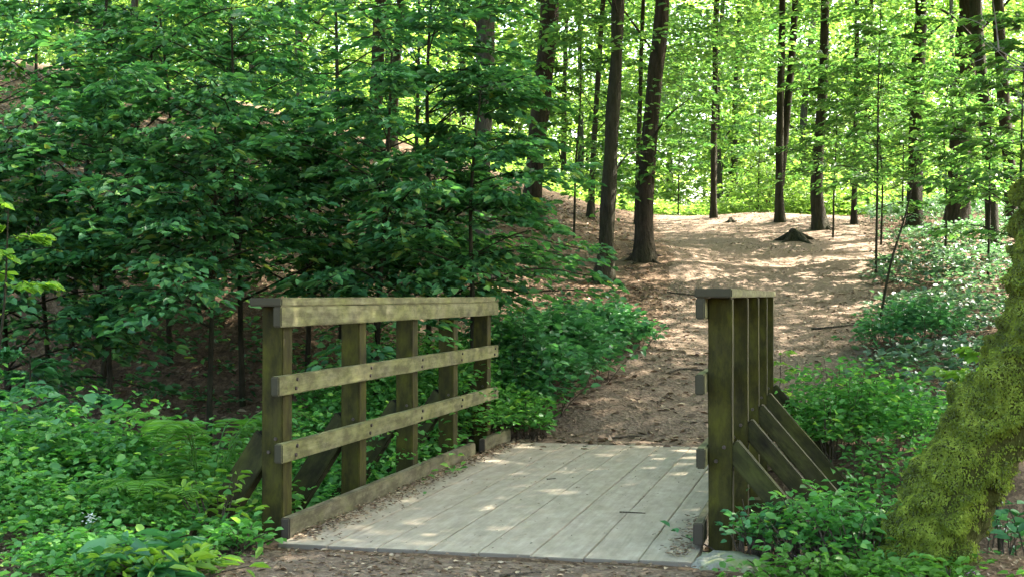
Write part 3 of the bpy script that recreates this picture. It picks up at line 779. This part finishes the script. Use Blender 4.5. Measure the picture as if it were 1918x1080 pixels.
# ------------------------------------------------------------------ stump and root on the crest
def stump(name, label, px, py, w, h, seed, roots):
    X, Y, Z = ray_ground(px, py, 12); r = rng_(seed)
    t = empty(name, (X, Y, Z), label, "stump")
    pp = np.array([(0, 0, -.1), (0, 0, .02), (.01, 0, h*.5), (.02, 0, h*.85), (.03, 0, h), (.03, 0, h*.93)])
    v, f = tube(pp, np.array([w*1.5, w*1.1, w*.75, w*.6, w*.42, .01]), 14, .35, seed, freq=12)
    parts = [(v, f)]
    link("stump_body", np_mesh("stump_body", v, f, M['bark']), t)
    rt = []
    for k in range(roots):
        a = k*6.28/roots+r.normal(0, .3); Lr = w*r.uniform(1.8, 3.6); d = np.array([math.cos(a), math.sin(a), 0])
        q = [d*w*.4+np.array([0, 0, h*.45]), d*w*1.2+np.array([0, 0, h*.16]), d*Lr]
        q[2][2] = hz(X+q[2][0], Y+q[2][1])-Z-.03; q[1][2] = hz(X+q[1][0], Y+q[1][1])-Z+h*.14
        rt.append(tube(smooth_path(q, 9), np.linspace(w*.42, w*.1, 9), 7, .1, k))
    v, f = join(rt); link("root", np_mesh("root", v, f, M['bark']), t)
stump("tree_stump", "dark rotten stump with spreading roots on the bare mound", 1488, 450, .22, .19, 31, 7)
stump("root_stub", "small dark root stub on top of the crest near the slim tree", 1370, 417, .10, .08, 32, 4)

# ------------------------------------------------------------------ shrubs, herbs, ground plants
def stemmed(r, X, Y, Z0, n, rx, ry, h, size, nl=3):
    """n upright stalks with leaf whorls over an elliptical patch; returns leaf arrays and stalk tubes"""
    ang = r.uniform(0, 6.28, n); q = np.sqrt(r.uniform(0, 1, n))
    x = X+rx*q*np.cos(ang); y = Y+ry*q*np.sin(ang)
    top = h*(1-.55*q**2)*r.uniform(.55, 1.1, n)
    g = height(x, y) if Z0 is None else np.full(n, Z0)
    lv = []
    nlev = np.maximum(2, (top/.11)).astype(int).clip(2, 6)
    lx = x+r.normal(0, .1, n)+.12*q*np.cos(ang)*h; ly = y+r.normal(0, .1, n)+.12*q*np.sin(ang)*h
    Ps, Ds = [], []
    for L_ in range(6):
        m = nlev > L_
        fr = 1-L_*.15
        for e in range(nl):
            a = r.uniform(0, 6.28, m.sum())
            P = np.stack([x[m]+(lx[m]-x[m])*fr, y[m]+(ly[m]-y[m])*fr, g[m]+top[m]*fr], -1)
            off = r.uniform(.01, .06, m.sum())
            d = np.stack([np.cos(a), np.sin(a), r.normal(.1, .3, m.sum())], -1)
            Ps.append(P+d*off[:, None]); Ds.append(d)
    P = np.concatenate(Ps); D = np.concatenate(Ds)
    U = np.array([0, 0, 1.])+r.normal(0, .35, P.shape)
    S = size*r.uniform(.5, 1.25, len(P))
    st = []
    for k in r.permutation(n)[:min(n, 60)]:
        st.append(tube(np.array([(x[k], y[k], g[k]-.03), ((x[k]+lx[k])/2, (y[k]+ly[k])/2, g[k]+top[k]*.55), (lx[k], ly[k], g[k]+top[k])]), np.array([.005, .004, .002]), 4))
    return (P, D, U, S), st

def plant(name, label, px, Y, rx, ry, h, n, size, mat, seed, cat="plant", wr=.68, nl=3, group=None):
    r = rng_(seed); X = at(px, Y); Z = hz(X, Y)
    t = empty(name, (X, Y, Z), label, cat, group)
    (P, D, U, S), st = stemmed(r, X, Y, None, n, rx, ry, h, size, nl)
    o3 = np.array([X, Y, Z])
    v, f = leaf_arrays(P-o3, D, U, S, wr); link("foliage", np_mesh("foliage", v, f, M[mat]), t)
    v, f = join(st); link("stem", np_mesh("stem", v-o3, f, M['twig']), t)
    return t
plant("bramble_bush", "dense bramble bush just beyond the far left post", 960, 12.6, .55, .5, .85, 260, .095, 'bramble', 601, "bush")
plant("bramble_bush", "bramble bush spilling towards the path, middle of the row beyond the bridge", 1045, 13.6, .55, .55, .72, 280, .10, 'bramble', 602, "bush")
plant("bramble_bush", "farthest bramble bush of the row, rounded against the bare path", 1135, 15.0, .45, .45, .46, 260, .10, 'bramble', 603, "bush")
plant("bramble_bush", "bramble bush behind the middle of the left railing", 870, 12.2, .7, .6, .7, 240, .08, 'herb', 604, "bush")
plant("herb_clump", "small bright herb clump at the far left corner of the deck", 975, 11.75, .27, .22, .4, 120, .07, 'herb', 605)
plant("holly_bush", "small glossy bush on the right edge of the path", 1712, 15.0, .55, .4, .55, 240, .075, 'bramble', 606, "bush")
plant("nettle_patch", "pale green nettles on the bank right of the right railing", 1600, 10.6, .62, .55, .75, 420, .06, 'herb', 607, "nettles")
plant("nettle_patch", "smaller nettle patch behind the moss covered trunk", 1690, 9.6, .4, .4, .55, 160, .06, 'herb', 608, "nettles")
plant("herb_clump", "herbs growing round the foot of the near right post", 1425, 6.5, .14, .15, .26, 40, .05, 'bramble', 609)
plant("herb_clump", "leafy herbs in front of the right braces", 1540, 6.35, .26, .2, .34, 90, .05, 'herb', 610)
plant("herb_clump", "broad leaved herbs between the braces and the mossy trunk", 1610, 6.2, .24, .22, .36, 110, .05, 'herb', 611)
plant("herb_clump", "low bright herbs at the bottom edge left of the mossy trunk", 1560, 5.8, .34, .14, .16, 110, .05, 'fern', 612)
plant("herb_clump", "low bright herbs in front of the mossy trunk base", 1720, 5.75, .28, .12, .14, 80, .05, 'fern', 613)
plant("ivy_patch", "dark ivy at the lower right corner behind the mossy trunk", 1905, 7.0, .3, .4, .38, 60, .08, 'bramble', 614)
plant("herb_clump", "herbs at the foot of the near left post", 440, 6.55, .12, .1, .16, 40, .06, 'herb', 615)
plant("dock_plant", "broad leaved dock at the bottom edge of the undergrowth", 265, 6.05, .15, .1, .16, 16, .15, 'bramble', 616, wr=.45)
plant("herb_clump", "bright long leaved herb at the bottom edge beside the dock", 305, 5.98, .13, .08, .17, 24, .11, 'bright', 617, wr=.28)
plant("herb_clump", "bright yellow green shoot in front of the near left brace", 398, 6.9, 0.07, .07, .4, 12, .08, 'bright', 618, wr=.3)

def fern(label, px, Y, lift, nf, Lf, seed):
    r = rng_(seed); X = at(px, Y); Z = hz(X, Y)+lift
    t = empty("fern", (X, Y, hz(X, Y)), label, "fern")
    Ps, Ds, Us, Ss, st = [], [], [], [], []
    for k in range(nf):
        a = k*6.28/nf+r.normal(0, .25); d = np.array([math.cos(a), math.sin(a), 0]); L_ = Lf*r.uniform(.8, 1.15)
        pp = smooth_path([np.array([0, 0, -.02]), d*L_*.35+np.array([0, 0, L_*.5+lift]), d*L_*.75+np.array([0, 0, L_*.62+lift]), d*L_*1.05+np.array([0, 0, L_*.48+lift])], 24)
        st.append(tube(pp, np.linspace(.005, .0015, 24), 4))
        sd = np.array([-d[1], d[0], 0])
        for i in range(3, 24):
            u = i/23; w = L_*.27*math.sin(math.pi*min(1, u*.85+.15))**.8
            for s in (-1, 1):
                Ps.append(pp[i]); Ds.append(sd*s+d*.35+r.normal(0, .06, 3)); Us.append(np.array([0, 0, 1.])+r.normal(0, .15, 3)); Ss.append(w+.01)
    v, f = leaf_arrays(np.array(Ps), np.array(Ds), np.array(Us), np.array(Ss), .2, .03, .1)
    link("frond", np_mesh("frond", v, f, M['fern']), t)
    v, f = join(st); link("stalk", np_mesh("stalk", v, f, M['fern']), t)
fern("fern with arching fronds left of the near left brace", 385, 7.4, .28, 9, .55, 701)
fern("smaller fern lower down in the left undergrowth", 300, 6.9, .1, 8, .36, 702)

# small flowers
def flower(name, label, px, Y, h, mat, seed, n=16, size=.012):
    r = rng_(seed); X = at(px, Y); Z = hz(X, Y)
    t = empty(name, (X, Y, Z), label, "flower")
    v, f = tube(smooth_path([(0, 0, -.02), (.01, 0, h*.5), (0, .01, h)], 6), np.linspace(.003, .0015, 6), 4)
    link("stalk", np_mesh("stalk", v, f, M['fern']), t)
    a = r.uniform(0, 6.28, n)
    P = np.array([0, .01, h])+r.normal(0, size*.8, (n, 3))
    v, f = leaf_arrays(P, np.stack([np.cos(a), np.sin(a), r.uniform(-.2, .6, n)], -1), np.array([0, 0, 1.])+r.normal(0, .3, (n, 3)), np.full(n, size), .8)
    link("petal", np_mesh("petal", v, f, M[mat]), t)
flower("white_flower", "small white flower head in the left undergrowth", 170, 6.5, .2, 'white', 711, 34, .016)
flower("purple_flower", "tiny purple flower at the lower right beside the mossy trunk", 1822, 5.75, .08, 'purple', 712, 14, .014)
flower("purple_flower", "tiny pale purple flower among herbs at the bottom by the stone", 1500, 5.85, .13, 'purple', 713, 10, .012)

# ground cover that nobody could count
def cover(name, regions, mat, size, seed, label, wr=.7):
    """regions: (X, Y, rx, ry, n stalks, height)"""
    r = rng_(seed); A = []
    for (X, Y, rx, ry, n, h) in regions:
        (P, D, U, S), st = stemmed(r, X, Y, None, n, rx, ry, h, size, 3)
        A.append(leaf_arrays(P, D, U, S, wr))
    v, f = join(A)
    return tag(link(name, np_mesh(name, v, f, M[mat])), label, "ground cover", kind="stuff")
cover("undergrowth", [(-2.25, 8.1, 1.1, 1.0, 760, .72), (-3.3, 8.6, 1.6, 1.5, 1050, .88), (-2.2, 9.8, 1.3, .9, 700, 1.1), (-1.15, 9.6, .75, 1.2, 760, 1.6), (-1.7, 10.4, 1.1, .7, 420, 1.0), (-4.6, 9.2, 1.2, 1.6, 420, .8), (-.9, 11.3, .9, .7, 480, .95)], 'herb', .058, 801, "thick green undergrowth of nettles and herbs left of the bridge")
cover("undergrowth", [(-2.15, 6.75, .6, .3, 200, .26), (-1.95, 6.2, .36, .25, 150, .18), (-2.6, 7.1, .6, .5, 200, .42), ], 'herb', .05, 802, "low mixed herbs along the near left edge of the path")
cover("undergrowth", [(-1.75, 6.12, .38, .2, 160, .1)], 'fern', .04, 806, "low bright moss and herbs at the bottom left")
cover("undergrowth", [(-2.25, 8.1, 1.1, 1.0, 260, .72), (-3.2, 8.6, 1.5, 1.4, 260, .9), (-2.3, 7.0, .7, .5, 120, .35)], 'fern', .042, 807, "finer pale leaves mixed through the undergrowth left of the bridge", .4)
cover("undergrowth", [(-2.9, 7.9, .9, .7, 110, .8), (-3.6, 8.8, 1.0, 1.0, 150, .95), (-1.9, 8.8, .7, .7, 70, .85)], 'bramble', .095, 808, "broader bramble leaves among the undergrowth left of the bridge", .75)
cover("ivy_cover", [(6.9, 19.5, 1.5, 2.6, 620, .34), (5.4, 16.5, .9, 1.4, 280, .3), (8.8, 23.8, 2.0, 2.8, 650, .38), (4.7, 13.2, 1.3, 1.4, 330, .34), (3.6, 11.3, .9, .8, 200, .34), (9.5, 28.5, 1.8, 2.4, 400, .45), (11, 32.5, 2.6, 2, 400, .45)], 'ivy', .085, 803, "grey green low ivy on the right of the path")
cover("crest_undergrowth", [(3.0, 42, 3.2, 4.5, 1000, .85), (9, 41.5, 5, 4.5, 1300, .85), (14, 37, 5, 5, 900, .7), (6.2, 44, 3, 4, 600, .9), (-2, 41, 4, 5, 700, .8)], 'far', .14, 804, "sunlit grass and herbs beyond the crest")
cover("hillside_undergrowth", [(-3.6, 12.4, 1.8, .8, 150, .3), (-1.5, 13.2, 1.3, .9, 130, .3), (-6, 15, 3, 3, 260, .35), (-3, 18, 3, 3, 260, .35)], 'sapling', .075, 805, "scattered low plants on the shaded left bank")

def litter(name, n, xr, yr, seed, size, label, mask=None, zoff=.012):
    r = rng_(seed); x = r.uniform(*xr, n); y = r.uniform(*yr, n)
    if mask is not None:
        k = mask(x, y, r); x, y = x[k], y[k]
    n = len(x); a = r.uniform(0, 6.28, n)
    P = np.stack([x, y, height(x, y)+zoff+r.uniform(0, .012, n)], -1)
    D = np.stack([np.cos(a), np.sin(a), r.normal(0, .15, n)], -1)
    v, f = leaf_arrays(P, D, np.array([0, 0, 1.])+r.normal(0, .28, (n, 3)), size*r.uniform(.4, 1.2, n), .6, .12, .05)
    return tag(link(name, np_mesh(name, v, f, M['litter'])), label, "leaf litter", kind="stuff")
offbr = lambda x, y, r: ~((AB(x, y)[0] > 6.22) & (AB(x, y)[0] < 11.15) & (AB(x, y)[1] > -2.8) & (AB(x, y)[1] < -.6))
litter("leaf_litter", 5200, (-2.8, 2.4), (4.8, 6.9), 811, .035, "dead leaves and chips on the ground before the bridge", offbr)
litter("leaf_litter", 9000, (-.6, 5.5), (11, 19), 812, .05, "brown dead leaves strewn over the path beyond the bridge", lambda x, y, r: offbr(x, y, r) & (r.uniform(0, 1, len(x)) < .2+.8*np.clip(np.abs(x-.35*(y-11)-.9)/1.1, 0, 1)**2))
litter("leaf_litter", 14000, (-9, 2.2), (10.2, 30), 813, .085, "brown leaf litter on the shaded left bank")
litter("leaf_litter", 9000, (3.2, 11), (12, 34), 814, .075, "leaf litter on the right side of the path", lambda x, y, r: x > np.interp(y, [12, 16, 22, 31, 35], [2.6, 4.2, 6, 8, 8]))

litter("leaf_litter", 6500, (2.2, 8.2), (18.5, 36), 815, .05, "scattered dead leaves on the bare upper path", lambda x, y, r: r.uniform(0, 1, len(x)) < .15+.85*(np.sin(x*1.7+y*.9)*np.sin(y*1.1-x*.6) > .1))
def deck_litter():
    r = rng_(820); n = 1500
    a = r.uniform(6.35, 10.9, n); b = -2.735+np.abs(r.normal(0, .085, n))*(1.15-.06*(a-6.3))
    n2 = 260; a = np.concatenate([a, r.uniform(6.35, 7.6, n2)]); b = np.concatenate([b, -.70-np.abs(r.normal(0, .06, n2))])
    n3 = 240; a = np.concatenate([a, r.uniform(6.35, 11, n3)]); b = np.concatenate([b, r.uniform(-2.6, -.75, n3)])
    x, y = XY(a, b); n = len(x); q = r.uniform(0, 6.28, n)
    P = np.stack([x, y, np.full(n, .006)+np.where(np.arange(n) < 1760, r.uniform(0, .018, n), 0)], -1)
    v, f = leaf_arrays(P, np.stack([np.cos(q), np.sin(q), r.normal(0, .15, n)], -1), np.array([0, 0, 1.])+r.normal(0, .25, (n, 3)), np.where(np.arange(n) < 1760, .03, .017)*r.uniform(.5, 1.2, n), .55, .1, .05)
    tag(link("leaf_litter", np_mesh("leaf_litter", v, f, M['litter'])), "reddish dead leaves gathered along the kerb boards on the deck", "leaf litter", kind="stuff")
deck_litter()
def stick(label, a, b, ln, ang, rad, seed):
    x, y = XY(a, b); r = rng_(seed); d = np.array([math.cos(ang), math.sin(ang), 0])
    pp = smooth_path([-d*ln/2, r.normal(0, .006, 3)*np.array([1, 1, 0]), d*ln/2], 8)
    v, f = tube(pp, np.linspace(rad, rad*.6, 8), 6, .1, seed)
    o = link("twig", np_mesh("twig", v, f, M['twig'])); o.location = (x, y, rad+.001); tag(o, label, "twig")
def ground_stick(label, x, y, ln, ang, rad, seed):
    r = rng_(seed); d = np.array([math.cos(ang), math.sin(ang), 0]); n_ = np.array([-d[1], d[0], 0])
    pp = smooth_path([-d*ln/2, -d*ln*.15+n_*r.normal(0, .06)*ln, d*ln*.2+n_*r.normal(0, .06)*ln, d*ln/2], 12)
    for q in range(len(pp)): pp[q, 2] = hz(x+pp[q, 0], y+pp[q, 1])-hz(x, y)
    v, f = tube(pp, np.linspace(rad, rad*.4, 12), 6, .12, seed)
    o = link("twig", np_mesh("twig", v, f, M['twig'])); o.location = (x, y, hz(x, y)+rad+.014); tag(o, label, "twig")
ground_stick("pale twig on the path just past the far end of the deck", 1.0, 11.75, .3, .15, .008, 11)
ground_stick("dark twig on the ground in front of the bridge deck", .05, 6.0, .22, .3, .006, 12)
ground_stick("fallen stick on the path between the brambles and the right railing", 1.9, 14.0, .6, .5, .011, 13)
ground_stick("fallen stick lying below the thick curved tree", 2.6, 18.6, .9, -.3, .014, 14)
ground_stick("fallen stick on the right edge of the path by the glossy bush", 4.1, 16.4, .9, .2, .013, 15)
stick("short twig lying on the right side of the bridge deck", 7.62, -1.15, .15, -.25, .004, 1)
stick("small dark twig by the middle of the deck", 8.9, -1.9, .07, .5, .004, 2)
